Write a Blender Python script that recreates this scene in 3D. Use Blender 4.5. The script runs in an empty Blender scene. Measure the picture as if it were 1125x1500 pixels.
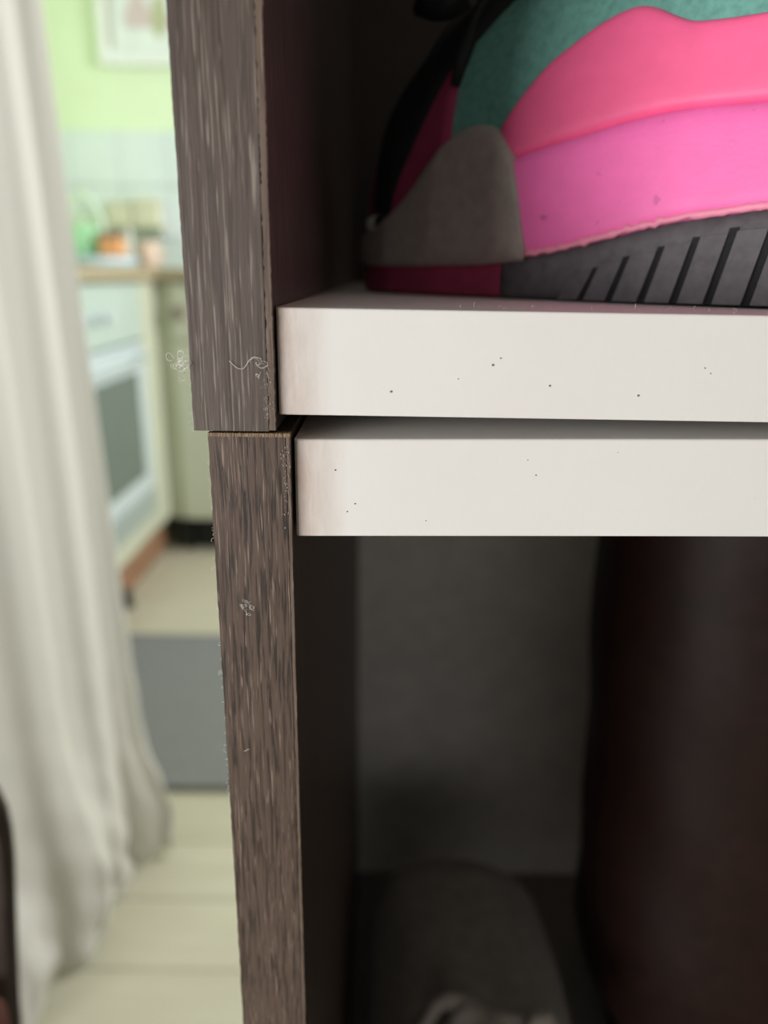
import bpy, bmesh, math, random
import numpy as np
from mathutils import Vector, Matrix

random.seed(7)
rng = np.random.RandomState(11)
SC = bpy.context.scene
COL = SC.collection
PI = math.pi

# ------------------------------------------------------------------ camera
PITCH = math.radians(17.6)
ROLL = math.radians(0.69)
F = Vector((0, math.cos(PITCH), -math.sin(PITCH)))
U0 = Vector((0, math.sin(PITCH), math.cos(PITCH)))
R0 = Vector((1, 0, 0))
RR = math.cos(ROLL) * R0 + math.sin(ROLL) * U0
UU = -math.sin(ROLL) * R0 + math.cos(ROLL) * U0
cam_d = bpy.data.cameras.new('camera')
cam = bpy.data.objects.new('camera', cam_d)
COL.objects.link(cam)
m = Matrix((RR, UU, -F)).transposed().to_4x4()
m.translation = Vector((0, 0, 0.9))
cam.matrix_world = m
cam_d.sensor_fit = 'VERTICAL'
cam_d.sensor_height = 9.2
cam_d.sensor_width = 6.9
cam_d.lens = 9.2 * 1100.0 / 1500.0
cam_d.clip_start = 0.01
cam_d.clip_end = 50
cam_d.dof.use_dof = True
cam_d.dof.focus_distance = 0.163
cam_d.dof.aperture_fstop = 1.85
SC.camera = cam

# ------------------------------------------------------------------ world, lights, exposure
SC.view_settings.view_transform = 'Standard'
SC.view_settings.look = 'None'
SC.view_settings.gamma = 1.0
SC.view_settings.use_curve_mapping = False
SC.view_settings.exposure = 0.0
w = bpy.data.worlds.new('room_ambient')
SC.world = w
w.use_nodes = True
w.node_tree.nodes['Background'].inputs[0].default_value = (0.93, 0.98, 1.0, 1)
w.node_tree.nodes['Background'].inputs[1].default_value = 0.055


def area(name, loc, target, sx, sy, power, color):
    d = bpy.data.lights.new(name, 'AREA')
    d.shape = 'RECTANGLE'
    d.size, d.size_y = sx, sy
    d.energy = power
    d.color = color
    o = bpy.data.objects.new(name, d)
    COL.objects.link(o)
    o.location = loc
    o.rotation_euler = (Vector(target) - Vector(loc)).to_track_quat('-Z', 'Y').to_euler()
    return o


# daylight from the tall window left of and behind the photographer
area('window_light', (-1.37, -1.09, 0.62), (0.05, 0.16, 0.86), 1.05, 0.9, 41, (1.0, 0.975, 0.955))
# weak fill added behind the photographer to brighten the lower compartment
area('compartment_fill', (0.40, -1.9, 1.0), (0.1, 0.5, 0.6), 1.8, 0.8, 3.4, (1.0, 0.97, 0.93))
# daylight added for the kitchen by a lamp at its unseen right side
area('kitchen_daylight', (1.15, 1.75, 1.55), (-0.9, 2.2, 0.9), 1.1, 1.2, 48, (1.0, 1.0, 0.97))


# ------------------------------------------------------------------ materials
class NT:
    def __init__(self, name, rough=0.5, spec=0.5):
        self.m = bpy.data.materials.new(name)
        self.m.use_nodes = True
        self.t = self.m.node_tree
        self.b = self.t.nodes['Principled BSDF']
        self.b.inputs['Roughness'].default_value = rough
        self.b.inputs['Specular IOR Level'].default_value = spec

    def n(self, typ, **kw):
        x = self.t.nodes.new(typ)
        for k, v in kw.items():
            setattr(x, k, v)
        return x

    def l(self, a, b):
        self.t.links.new(a, b)

    def coords(self, scale, kind='Object', loc=(0, 0, 0)):
        tc = self.n('ShaderNodeTexCoord')
        mp = self.n('ShaderNodeMapping')
        mp.inputs['Scale'].default_value = scale
        mp.inputs['Location'].default_value = loc
        self.l(tc.outputs[kind], mp.inputs['Vector'])
        return mp.outputs['Vector']

    def noise(self, vec, detail=3, rough=0.55, dist=0.0, scale=1.0):
        x = self.n('ShaderNodeTexNoise')
        x.inputs['Scale'].default_value = scale
        x.inputs['Detail'].default_value = detail
        x.inputs['Roughness'].default_value = rough
        x.inputs['Distortion'].default_value = dist
        self.l(vec, x.inputs['Vector'])
        return x.outputs['Fac']

    def ramp(self, fac, stops):
        x = self.n('ShaderNodeValToRGB')
        e = x.color_ramp.elements
        while len(e) < len(stops):
            e.new(0.5)
        for i, (p, c) in enumerate(stops):
            e[i].position = p
            e[i].color = (c[0], c[1], c[2], 1) if not isinstance(c, (int, float)) else (c, c, c, 1)
        self.l(fac, x.inputs['Fac'])
        return x.outputs['Color']

    def mix(self, fac, a, b, blend='MIX'):
        x = self.n('ShaderNodeMix', data_type='RGBA', blend_type=blend)
        for sock, val in ((x.inputs[0], fac), (x.inputs[6], a), (x.inputs[7], b)):
            if isinstance(val, (int, float)):
                sock.default_value = val
            elif isinstance(val, tuple):
                sock.default_value = (val[0], val[1], val[2], 1)
            else:
                self.l(val, sock)
        return x.outputs[2]

    def base(self, c):
        if isinstance(c, tuple):
            self.b.inputs['Base Color'].default_value = (c[0], c[1], c[2], 1)
        else:
            self.l(c, self.b.inputs['Base Color'])

    def bump(self, h, strength, dist):
        x = self.n('ShaderNodeBump')
        x.inputs['Strength'].default_value = strength
        x.inputs['Distance'].default_value = dist
        self.l(h, x.inputs['Height'])
        self.l(x.outputs['Normal'], self.b.inputs['Normal'])


def mat_plain(name, c, rough=0.5, spec=0.4, var=0.08, scale=60, bump=0.0, bdist=0.001, sheen=0.0):
    t = NT(name, rough, spec)
    v = t.coords((scale,) * 3)
    f = t.noise(v, 4)
    lo = tuple(x * (1 - var) for x in c)
    hi = tuple(min(1, x * (1 + var)) for x in c)
    t.base(t.ramp(f, [(0.3, lo), (0.7, hi)]))
    if bump:
        t.bump(f, bump, bdist)
    if sheen:
        t.b.inputs['Sheen Weight'].default_value = sheen
    return t.m


def mat_wood(name, dark, mid, light, streak_pos, contrast, loc, zoom):
    t = NT(name, 0.42, 0.5)
    big = t.noise(t.coords((260, 260, 14), loc=loc), 3, 0.6)
    mids = t.noise(t.coords((zoom[0], zoom[0], zoom[1]), loc=loc), 3, 0.6, 0.4)
    fine = t.noise(t.coords((zoom[0] * 1.7, zoom[0] * 1.7, zoom[1] * 1.4), loc=(loc[0] + 5, loc[1], loc[2])), 2, 0.5, 0.3)
    col = t.ramp(mids, [(0.5 - contrast, dark), (0.5 + contrast * 0.3, mid)])
    col = t.mix(t.ramp(big, [(0.35, 0.0), (0.75, 0.45)]), col, mid)
    st = t.ramp(fine, [(streak_pos, 0.0), (streak_pos + 0.1, 1.0)])
    col = t.mix(st, col, light)
    t.base(col)
    t.bump(mids, 0.35, 0.0002)
    return t.m


M = {}
M['wood_upper'] = mat_wood('wenge_laminate_grey', (0.060, 0.043, 0.036), (0.100, 0.075, 0.064), (0.25, 0.21, 0.18), 0.585, 0.11, (0, 0, 0), (1500, 48))
M['wood_lower'] = mat_wood('wenge_laminate_brown', (0.022, 0.014, 0.011), (0.098, 0.064, 0.048), (0.23, 0.17, 0.135), 0.615, 0.10, (3, 1, 7), (1550, 78))
M['wood_raw'] = mat_plain('raw_edge_brown', (0.235, 0.165, 0.105), 0.7, 0.2, 0.35, 900, 0.4, 0.0002)
M['wood_lip'] = mat_wood('edge_lip_lit_brown', (0.085, 0.058, 0.044), (0.150, 0.105, 0.080), (0.30, 0.235, 0.18), 0.62, 0.12, (1, 4, 2), (1500, 60))  # lighter brown paints the rounded edge catching light
M['glue'] = mat_plain('glue_smear', (0.30, 0.26, 0.23), 0.4, 0.5, 0.3, 900, 0.4, 0.0002)


def mat_white():
    t = NT('white_laminate', 0.42, 0.4)
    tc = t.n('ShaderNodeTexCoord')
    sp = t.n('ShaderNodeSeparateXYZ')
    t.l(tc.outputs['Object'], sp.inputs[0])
    # side panel's shadow painted brown into the left few millimetres
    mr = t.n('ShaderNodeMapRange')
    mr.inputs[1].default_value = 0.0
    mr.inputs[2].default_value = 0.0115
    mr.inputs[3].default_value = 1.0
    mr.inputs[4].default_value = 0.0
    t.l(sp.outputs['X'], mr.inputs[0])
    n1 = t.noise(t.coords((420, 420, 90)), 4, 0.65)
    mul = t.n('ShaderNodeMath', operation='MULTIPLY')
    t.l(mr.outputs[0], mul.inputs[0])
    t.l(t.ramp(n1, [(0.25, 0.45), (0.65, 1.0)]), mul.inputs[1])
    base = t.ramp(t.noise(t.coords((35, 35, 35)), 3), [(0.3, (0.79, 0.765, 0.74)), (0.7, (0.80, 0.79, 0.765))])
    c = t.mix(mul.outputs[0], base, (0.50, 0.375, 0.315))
    # pinhead specks
    sp2 = t.noise(t.coords((520, 520, 520)), 1, 0.3)
    c = t.mix(t.ramp(sp2, [(0.81, 0.0), (0.83, 0.7)]), c, (0.30, 0.26, 0.23))
    t.base(c)
    t.bump(t.noise(t.coords((1400, 1400, 1400)), 2), 0.10, 0.0002)
    return t.m


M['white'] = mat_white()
M['dark_gap'] = mat_plain('dark_joint', (0.02, 0.016, 0.014), 0.8)
M['back_dark'] = mat_plain('dark_back_board', (0.05, 0.038, 0.030), 0.6, 0.3)
M['back_grey'] = mat_plain('grey_back_board', (0.78, 0.75, 0.70), 0.6, 0.3)
M['floor_board'] = mat_plain('grey_brown_board', (0.20, 0.18, 0.16), 0.6, 0.3)
M['lint'] = mat_plain('white_lint', (0.80, 0.78, 0.72), 0.8, 0.2)
M['speck'] = mat_plain('dark_dust', (0.16, 0.13, 0.11), 0.8)

# ------------------------------------------------------------------ builders


def mesh_obj(name, verts, faces, mat, parent=None, smooth=False, sub=0, kind=None):
    off = Vector((0, 0, 0))
    if parent is not None:
        q = parent
        while q is not None:
            off += q.location
            q = q.parent
    me = bpy.data.meshes.new(name)
    vs = [tuple(Vector(v) - off) for v in verts]
    me.from_pydata(vs, [], [tuple(f) for f in faces])
    me.update()
    bm = bmesh.new()
    bm.from_mesh(me)
    bmesh.ops.remove_doubles(bm, verts=bm.verts, dist=1e-7)
    bmesh.ops.recalc_face_normals(bm, faces=bm.faces)
    if smooth:
        for f in bm.faces:
            f.smooth = True
    bm.to_mesh(me)
    bm.free()
    o = bpy.data.objects.new(name, me)
    COL.objects.link(o)
    if mat:
        me.materials.append(mat)
    if parent is not None:
        o.parent = parent
    if sub:
        md = o.modifiers.new('sub', 'SUBSURF')
        md.levels = md.render_levels = sub
    if kind:
        o['kind'] = kind
    return o


def empty(name, loc, label=None, cat=None, group=None):
    o = bpy.data.objects.new(name, None)
    COL.objects.link(o)
    o.location = loc
    o.empty_display_size = 0.01
    tag(o, label, cat, group)
    return o


def tag(o, label=None, cat=None, group=None, kind=None):
    if label:
        o['label'] = label
    if cat:
        o['category'] = cat
    if group:
        o['group'] = group
    if kind:
        o['kind'] = kind
    return o


def box_data(x0, x1, y0, y1, z0, z1, bev=0.0, seg=2):
    bm = bmesh.new()
    bmesh.ops.create_cube(bm, size=1)
    for v in bm.verts:
        v.co = Vector((x0 + (v.co.x + .5) * (x1 - x0), y0 + (v.co.y + .5) * (y1 - y0), z0 + (v.co.z + .5) * (z1 - z0)))
    if bev > 0:
        bmesh.ops.bevel(bm, geom=list(bm.edges), offset=bev, segments=seg, affect='EDGES', profile=0.5)
    bm.verts.ensure_lookup_table()
    vs = [v.co.copy() for v in bm.verts]
    fs = [[v.index for v in f.verts] for f in bm.faces]
    bm.free()
    return vs, fs


def box(name, x0, x1, y0, y1, z0, z1, mat, parent=None, bev=0.0, seg=2, kind=None):
    vs, fs = box_data(x0, x1, y0, y1, z0, z1, bev, seg)
    return mesh_obj(name, vs, fs, mat, parent, kind=kind)


def join(*datas):
    V, Fc = [], []
    for vs, fs in datas:
        k = len(V)
        V += list(vs)
        Fc += [[i + k for i in f] for f in fs]
    return V, Fc


def tube_data(pts, r, n=8, closed=False, r_end=None):
    pts = [Vector(p) for p in pts]
    V, Fc = [], []
    up = Vector((0.13, 0.2, 1)).normalized()
    for i, p in enumerate(pts):
        a = pts[max(i - 1, 0)] if not closed else pts[i - 1]
        b = pts[min(i + 1, len(pts) - 1)] if not closed else pts[(i + 1) % len(pts)]
        t = (b - a).normalized()
        s = t.cross(up)
        if s.length < 1e-4:
            s = t.cross(Vector((1, 0, 0)))
        s.normalize()
        q = s.cross(t)
        rr = r[i] if isinstance(r, (list, tuple)) else r
        for k in range(n):
            an = 2 * PI * k / n
            V.append(p + s * math.cos(an) * rr + q * math.sin(an) * rr)
    N = len(pts)
    for i in range(N if closed else N - 1):
        j = (i + 1) % N
        for k in range(n):
            Fc.append([i * n + k, i * n + (k + 1) % n, j * n + (k + 1) % n, j * n + k])
    if not closed:
        Fc.append(list(range(n))[::-1])
        Fc.append([(N - 1) * n + k for k in range(n)])
    return V, Fc


def loft_data(rings, cap=True):
    """rings: list of equally long closed vertex loops"""
    V, Fc = [], []
    n = len(rings[0])
    for r in rings:
        V += [Vector(p) for p in r]
    for i in range(len(rings) - 1):
        for k in range(n):
            Fc.append([i * n + k, i * n + (k + 1) % n, (i + 1) * n + (k + 1) % n, (i + 1) * n + k])
    if cap:
        Fc.append(list(range(n))[::-1])
        Fc.append([(len(rings) - 1) * n + k for k in range(n)])
    return V, Fc


def lathe_data(prof, cx, cy, n=24):
    return loft_data([[(cx + r * math.cos(2 * PI * k / n), cy + r * math.sin(2 * PI * k / n), z) for k in range(n)] for r, z in prof])


def cat_rom(xs, ys, x):
    xs = np.asarray(xs, float)
    ys = np.asarray(ys, float)
    x = np.clip(np.asarray(x, float), xs[0], xs[-1])
    mt = np.gradient(ys, xs)
    i = np.clip(np.searchsorted(xs, x, side='right') - 1, 0, len(xs) - 2)
    h = xs[i + 1] - xs[i]
    t = (x - xs[i]) / h
    return ((2 * t**3 - 3 * t**2 + 1) * ys[i] + (t**3 - 2 * t**2 + t) * h * mt[i]
            + (-2 * t**3 + 3 * t**2) * ys[i + 1] + (t**3 - t**2) * h * mt[i + 1])


# ------------------------------------------------------------------ setting: floor, walls, ceiling
M['plank'] = None
t = NT('pale_oak_floorboard', 0.45, 0.4)
vv = t.coords((3, 60, 60))
oi = t.n('ShaderNodeObjectInfo')
g = t.ramp(t.noise(vv, 4), [(0.3, (0.46, 0.43, 0.32)), (0.7, (0.55, 0.525, 0.41))])
t.base(t.mix(t.ramp(oi.outputs['Random'], [(0.0, 0.0), (1.0, 0.35)]), g, (0.58, 0.56, 0.46)))
M['plank'] = t.m
M['subfloor'] = mat_plain('floor_joint', (0.40, 0.37, 0.29), 0.8)
M['green_wall'] = mat_plain('lime_green_paint', (0.75, 0.89, 0.66), 0.7, 0.2, 0.03, 6)
M['left_wall'] = mat_plain('pale_green_paint', (0.62, 0.78, 0.40), 0.7, 0.2, 0.03, 6)
M['ceiling'] = mat_plain('white_ceiling', (0.8, 0.8, 0.78), 0.8)
M['grout'] = mat_plain('grey_grout', (0.48, 0.54, 0.56), 0.8)
M['tile'] = mat_plain('white_glazed_tile', (0.74, 0.84, 0.87), 0.18, 0.5, 0.02, 8)

floor = box('floor', -2.6, 2.2, -2.2, 2.97, -0.06, -0.008, M['subfloor'], kind='structure')
pl_v, pl_f = box_data(0, 0.901, 0, 0.1192, -0.008, 0, 0.0015, 1)
plank_mesh = None
row = 0
y = -2.10
while y < 2.94:
    x = -2.2 + (row % 3) * 0.31
    while x < (1.0 if y > 0.3 else -0.3):
        if plank_mesh is None:
            o = mesh_obj('plank', pl_v, pl_f, M['plank'])
            plank_mesh = o.data
        else:
            o = bpy.data.objects.new('plank', plank_mesh)
            COL.objects.link(o)
        o.location = (x, y, 0)
        o.parent = floor
        x += 0.902
    y += 0.12
    row += 1

wall_back = box('wall_back', -1.32, 1.6, 2.955, 3.05, 0, 2.5, M['green_wall'], kind='structure')
wall_left = box('wall_left', -1.42, -1.32, 1.35, 3.05, 0, 2.5, M['left_wall'], kind='structure')
ceiling = box('ceiling', -2.6, 2.2, -2.2, 3.05, 2.5, 2.56, M['ceiling'], kind='structure')
# tiled splashback: each tile a piece on the back wall
TW, TH = 0.176, 0.18
tile_mesh = None
tv, tf = box_data(0.0018, TW - 0.0018, -0.009, 0.0, 0.0018, TH - 0.0018, 0.002, 1)
box('grout_bed', -1.32, 0.3, 2.949, 2.955, 0.86, 1.372, M['grout'], wall_back)
for r_ in range(3):
    for c_ in range(9):
        if tile_mesh is None:
            o = mesh_obj('tile', tv, tf, M['tile'])
            tile_mesh = o.data
        else:
            o = bpy.data.objects.new('tile', tile_mesh)
            COL.objects.link(o)
        o.parent = wall_back
        o.location = (-1.318 + c_ * TW, 2.9495, 1.372 - (r_ + 1) * TH)

# ------------------------------------------------------------------ upper cabinet
FY = 0.156
M['inner'] = M['wood_lower']
BACK = 0.565
up = empty('shoe_cabinet', (-0.0397, FY, 0.8684),
           'upper shoe cabinet with greyed dark wood side and white bottom shelf under the trekking shoe', 'cabinet')
PYu = FY - 0.0016
box('side_panel', -0.0397, -0.0227, PYu + 0.0004, BACK + 0.012, 0.8684, 1.235, M['wood_upper'], up, 0.0002, 1)
box('side_panel', 0.580, 0.597, PYu, BACK + 0.012, 0.8684, 1.235, M['wood_upper'], up, 0.0002, 1)
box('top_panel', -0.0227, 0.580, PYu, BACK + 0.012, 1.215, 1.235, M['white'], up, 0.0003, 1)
box('back_panel', -0.0227, 0.580, BACK, BACK + 0.004, 0.893, 1.215, M['back_dark'], up)


def strip_data(x0, x1, y0, y1, z0, z1, n, jag_r=0.0, jag_l=0.0, seed=0):
    rg = np.random.RandomState(seed)
    rings = []
    a = rg.randn(n + 1)
    a = 0.5 * a + 0.5 * np.convolve(rg.randn(n + 9), np.ones(9) / 3, 'valid')
    b = rg.randn(n + 1)
    for i in range(n + 1):
        z = z0 + (z1 - z0) * i / n
        xr = x1 + jag_r * float(np.clip(a[i], -1.5, 2.5))
        xl = x0 + jag_l * float(np.clip(b[i], -2, 2))
        rings.append([(xl, y1, z), (xl, y0, z), (xr - 0.00015, y0, z), (xr, y0 + 0.0002, z), (xr, y1, z)])
    return loft_data(rings)


# front edge banding: facing strip and rough right lip, painted lighter as if catching light
mesh_obj('edge_band', *strip_data(-0.0398, -0.0241, PYu - 0.0002, PYu + 0.0006, 0.8684, 1.235, 300, 0.00004, 0.00004, 1), M['wood_upper'], up)
tag(mesh_obj('edge_lip', *strip_data(-0.0241, -0.0226, PYu - 0.0001, PYu + 0.0009, 0.8686, 1.235, 500, 0.00009, 0.00012, 2), M['wood_lip'], up),
    'rough brown lip of the edge banding, painted lighter for the light it catches')


def board_data(x0, x1, y0, y1, ztop, zbot, bev, nx=60):
    """shelf board: rounded front edges, top and bottom heights as functions of x"""
    rings = []
    for i in range(nx + 1):
        u = (i / nx) ** 1.6
        x = x0 + (x1 - x0) * u
        zt, zb = ztop(x), zbot(x)
        e = bev if 0 < i < nx else bev
        ring = []
        for a in (0, 30, 60, 90):
            an = math.radians(a)
            ring.append((x, y0 + bev * (1 - math.sin(an)), zt - bev * (1 - math.cos(an))))
        for a in (90, 60, 30, 0):
            an = math.radians(a)
            ring.append((x, y0 + bev * (1 - math.sin(an)), zb + bev * (1 - math.cos(an))))
        ring += [(x, y1, zb), (x, y1, zt)]
        rings.append(ring)
    # round the left end
    f = rings[0]
    cx = sum(p[0] for p in f) / len(f)
    end = []
    for p in f:
        end.append((p[0], p[1] + (bev if p[1] < y0 + 0.01 else 0), p[2]))
    rings[0] = end
    x1r = [(x0 + bev, p[1], p[2]) for p in f]
    rings.insert(1, x1r)
    return loft_data(rings)


sup = lambda x: 0.89335 - 0.0045 * min(max(x + 0.0217, 0), 0.16)
sub_ = lambda x: 0.8716 - 0.0040 * min(max(x + 0.0217, 0), 0.16)
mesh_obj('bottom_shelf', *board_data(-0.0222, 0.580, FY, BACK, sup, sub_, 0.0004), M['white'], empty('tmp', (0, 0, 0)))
bs = bpy.data.objects['bottom_shelf']
tmp = bs.parent
# re-root so that the board's texture starts at its own left end
bs.data.transform(Matrix.Translation((0.0222, 0, 0)))
bs.parent = up
bs.location = Vector((-0.0222, 0, 0)) - up.location
bpy.data.objects.remove(tmp)
tag(bs, 'white bottom shelf with panel shade painted on its left end')

# ------------------------------------------------------------------ lower cabinet
PYl = FY - 0.0019
low = empty('shoe_cabinet', (-0.0368, FY, 0.0),
            'lower shoe cabinet with streaked brown wood side and white top, holding boot and bag', 'cabinet')
box('side_panel', -0.0368, -0.0199, PYl + 0.0004, BACK + 0.012, 0.0, 0.8678, M['wood_lower'], low, 0.0002, 1)
box('side_panel', 0.583, 0.600, PYl, BACK + 0.012, 0.0, 0.8678, M['wood_lower'], low, 0.0002, 1)
mesh_obj('edge_band', *strip_data(-0.0369, -0.0206, PYl - 0.0002, PYl + 0.0006, 0.0, 0.8674, 500, 0.00004, 0.00005, 3), M['wood_lower'], low)
tag(mesh_obj('edge_lip', *strip_data(-0.0206, -0.0198, PYl - 0.0001, PYl + 0.0009, 0.0, 0.8673, 700, 0.00005, 0.00004, 4), M['wood_lip'], low),
    'rough brown lip of the edge banding, painted lighter for the light it catches')
# raw chipped top of the edge banding, standing slightly proud
rg = np.random.RandomState(5)
rings = []
for i in range(121):
    x = -0.0369 + 0.0172 * i / 120
    a = 0.00004 * rg.randn()
    zt = 0.86805 + 0.00003 * rg.randn()
    rings.append([(x, PYl + 0.0016, 0.8671), (x, PYl - 0.0004 + a, 0.8673 + 0.00003 * rg.randn()), (x, PYl - 0.0004 + a, zt), (x, PYl + 0.0016, zt)])
tag(mesh_obj('raw_edge', *loft_data(rings), M['wood_raw'], low), 'raw tan chipped top edge of the banding')
box('back_panel', -0.0199, 0.583, BACK, BACK + 0.004, 0.345, 0.846, M['back_grey'], low)
box('middle_shelf', -0.0199, 0.583, FY, BACK, 0.348, 0.37, M['floor_board'], low, 0.0004)
box('plinth', -0.0199, 0.583, FY + 0.03, FY + 0.048, 0.0, 0.06, M['wood_lower'], low)
slt = lambda x: 0.8664 + 0.0015 * math.sin(min(max(x + 0.0193, 0), 0.2) / 0.2 * PI / 2) * 1.15
slb = lambda x: 0.8446 + 0.0014 * math.sin(min(max(x + 0.0193, 0), 0.2) / 0.2 * PI / 2) * 1.15
vs, fs = board_data(-0.0192, 0.583, FY, BACK, slt, slb, 0.0005)
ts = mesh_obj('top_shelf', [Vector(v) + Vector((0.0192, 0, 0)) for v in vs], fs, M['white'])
ts.parent = low
ts.location = Vector((-0.0192, 0, 0)) - low.location
tag(ts, 'white top shelf with panel shade painted on its left end')

# dried glue flecks on the right edge of both side panels
gv, gf = [], []
for i in range(110):
    if i < 50:
        z = 0.8705 + abs(rg.randn()) * 0.006
        x = -0.0243 + rg.randn() * 0.0006
        yy = PYu - 0.0002
    else:
        z = 0.8655 - abs(rg.randn()) * 0.008
        x = -0.0208 + rg.randn() * 0.0004
        yy = PYl - 0.0002
    s = 0.00004 + 0.00007 * rg.rand()
    gv, gf = join((gv, gf), box_data(x - s, x + s, yy - s * .6, yy + s, z - s * 1.8, z + s * 1.8))
    if i == 49:
        mesh_obj('glue_flecks', gv, gf, M['glue'], up, kind='stuff')
        gv, gf = [], []
mesh_obj('glue_flecks', gv, gf, M['glue'], low, kind='stuff')


# ------------------------------------------------------------------ lint and dust caught on the edges
def fibre(p, length, r, rg, curl=1.0, yflat=0.35, n=18, d0=None):
    p = np.array(p, float)
    d = rg.randn(3) if d0 is None else np.array(d0, float)
    d[1] *= yflat
    d /= np.linalg.norm(d)
    pts = [p.copy()]
    ax = rg.randn(3) * 0.3 + np.array([0, rg.choice([-1, 1]), 0])
    for k in range(n):
        d = d + np.cross(ax, d) * curl * 0.3 + rg.randn(3) * 0.18 * np.array([1, yflat, 1])
        d /= np.linalg.norm(d)
        p = p + d * length / n
        pts.append(p.copy())
    return tube_data(pts, r, 4)


def tuft(name, label, c, n, spread, length, r, seed, curl=1.0):
    rg = np.random.RandomState(seed)
    D = ([], [])
    for i in range(n):
        q = np.array(c) + rg.randn(3) * np.array([spread, spread * 0.15, spread])
        D = join(D, fibre(q, length * (0.5 + rg.rand()), r * (0.7 + 0.6 * rg.rand()), rg, curl))
    o = mesh_obj(name, *D, M['lint'])
    return tag(o, label, 'lint')


tuft('lint_tuft', 'curly white lint tuft sticking out left of the upper wood edge', (-0.0413, PYu, 0.8824), 20, 0.0008, 0.0042, 0.00005, 1, 1.3)
tuft('lint_tuft', 'small white lint wisps on the front of the upper wood panel', (-0.0262, PYu - 0.0006, 0.8815), 7, 0.0011, 0.0038, 0.00004, 22, 0.7)
tuft('lint_tuft', 'fuzzy lint ball stuck on the front of the lower wood panel', (-0.0310, PYl - 0.0005, 0.829), 13, 0.0008, 0.0030, 0.00003, 3, 1.5)
# one curved hair on the upper panel
hp = [(x, PYu - 0.0005, float(cat_rom([-0.0317, -0.0306, -0.0297, -0.0286, -0.0277, -0.0268, -0.0252], [0.8829, 0.8818, 0.8813, 0.8816, 0.8829, 0.8836, 0.8834], x))) for x in np.linspace(-0.0317, -0.0252, 40)]
tag(mesh_obj('hair', *tube_data(hp, 0.00005, 5), M['lint']), 'curved white hair lying on the upper wood panel just above the joint', 'fibre')
hp = [(-0.0327 + 0.0005 * t, PYl - 0.0004, 0.7908 + 0.0003 * t + 0.0001 * math.sin(5 * t)) for t in np.linspace(0, 2.4, 10)]
tag(mesh_obj('hair', *tube_data(hp, 0.00005, 5), M['lint']), 'short white fibre on the lower wood panel well below the lint ball', 'fibre')
# fuzz along the left edges
for nm, lab, x, yy, z0, z1, n, sd in (
        ('edge_fuzz', 'fine white fuzz along the left edge of the lower wood panel', -0.0370, PYl, 0.775, 0.866, 60, 8),
        ('edge_fuzz', 'fine white fuzz at the bottom left corner of the upper wood panel', -0.0399, PYu, 0.868, 0.882, 16, 9)):
    rg = np.random.RandomState(sd)
    D = ([], [])
    for i in range(n):
        z = z0 + (z1 - z0) * rg.rand()
        D = join(D, fibre((x, yy + 0.0001, z), 0.0004 + 0.0011 * rg.rand() ** 2, 0.00003, rg, 0.8, 0.3, 8, (-1, -.2, rg.randn() * .8)))
    o = mesh_obj(nm, *D, M['lint'], kind='stuff')
    tag(o, lab, 'lint')
# dust specks on the two white boards
rg = np.random.RandomState(31)
SP = ([], [])
for (x, z) in ((0.0235, 0.8838), (0.0220, 0.8824), (0.0340, 0.8783), (0.0012, 0.8767), (0.0655, 0.8823), (0.0668, 0.8812), (0.0525, 0.8765), (0.0150, 0.8795)):
    s = 0.00012 + 0.00014 * rg.rand()
    SP = join(SP, box_data(x - s, x + s, FY - 0.0001, FY + 0.0002, z - s * .7, z + s * .9, s * 0.3, 1))
tag(mesh_obj('dust_specks', *SP, M['speck'], kind='stuff'), 'tiny dark dust specks on the white shelf front under the shoe', 'dust')
SP = ([], [])
for (x, z) in ((0.0092, 0.8486), (-0.0063, 0.8523), (0.0305, 0.8625), (0.0325, 0.8592), (-0.0105, 0.8598), (-0.0080, 0.8505)):
    s = 0.00010 + 0.00014 * rg.rand()
    SP = join(SP, box_data(x - s, x + s, FY - 0.0001, FY + 0.0002, z - s * .7, z + s * .9, s * 0.3, 1))
tag(mesh_obj('dust_specks', *SP, M['speck'], kind='stuff'), 'tiny dark dust specks on the lower white board front', 'dust')
# lint crumbs on the shelf ledge in front of the shoe
SP = ([], [])
for i in range(26):
    x = 0.012 + 0.085 * rg.rand()
    yy = FY + 0.003 + 0.022 * rg.rand()
    SP = join(SP, fibre((x, yy, sup(x) + 0.0002), 0.0006 + 0.0009 * rg.rand(), 0.00007, rg, 0.9, 1.0, 6, (rg.randn(), rg.randn(), 0.2)))
tag(mesh_obj('crumbs', *SP, M['lint'], kind='stuff'), 'pale dust crumbs on the ledge before the shoe sole', 'dust')

# ------------------------------------------------------------------ the shoe
SZ = 0.8933
AX = np.array([-0.73, 0.68, 0.0])
AX /= np.linalg.norm(AX)
NX = np.array([-AX[1], AX[0], 0.0])           # towards the camera side
if NX[1] > 0:
    NX = -NX
HEEL = np.array([0.0966, 0.2437, SZ]) - AX * 0.10
QE = 2.7
SL = 0.236
sS = [0.0, 0.004, 0.012, 0.03, 0.06, 0.10, 0.14, 0.17, 0.195, 0.212, 0.225, 0.233, 0.236]
wS = [0.0, 0.014, 0.024, 0.033, 0.038, 0.042, 0.0435, 0.0425, 0.037, 0.0285, 0.0175, 0.009, 0.0]
hX = [0.0, 0.03, 0.08, 0.12, 0.15, 0.17, 0.19, 0.20, 0.22, 0.236]
hY = [0.100, 0.115, 0.117, 0.112, 0.102, 0.093, 0.082, 0.076, 0.060, 0.042]
Wf = lambda s: np.interp(s, sS, wS)
Hf = lambda s: cat_rom(hX, hY, s)
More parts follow.
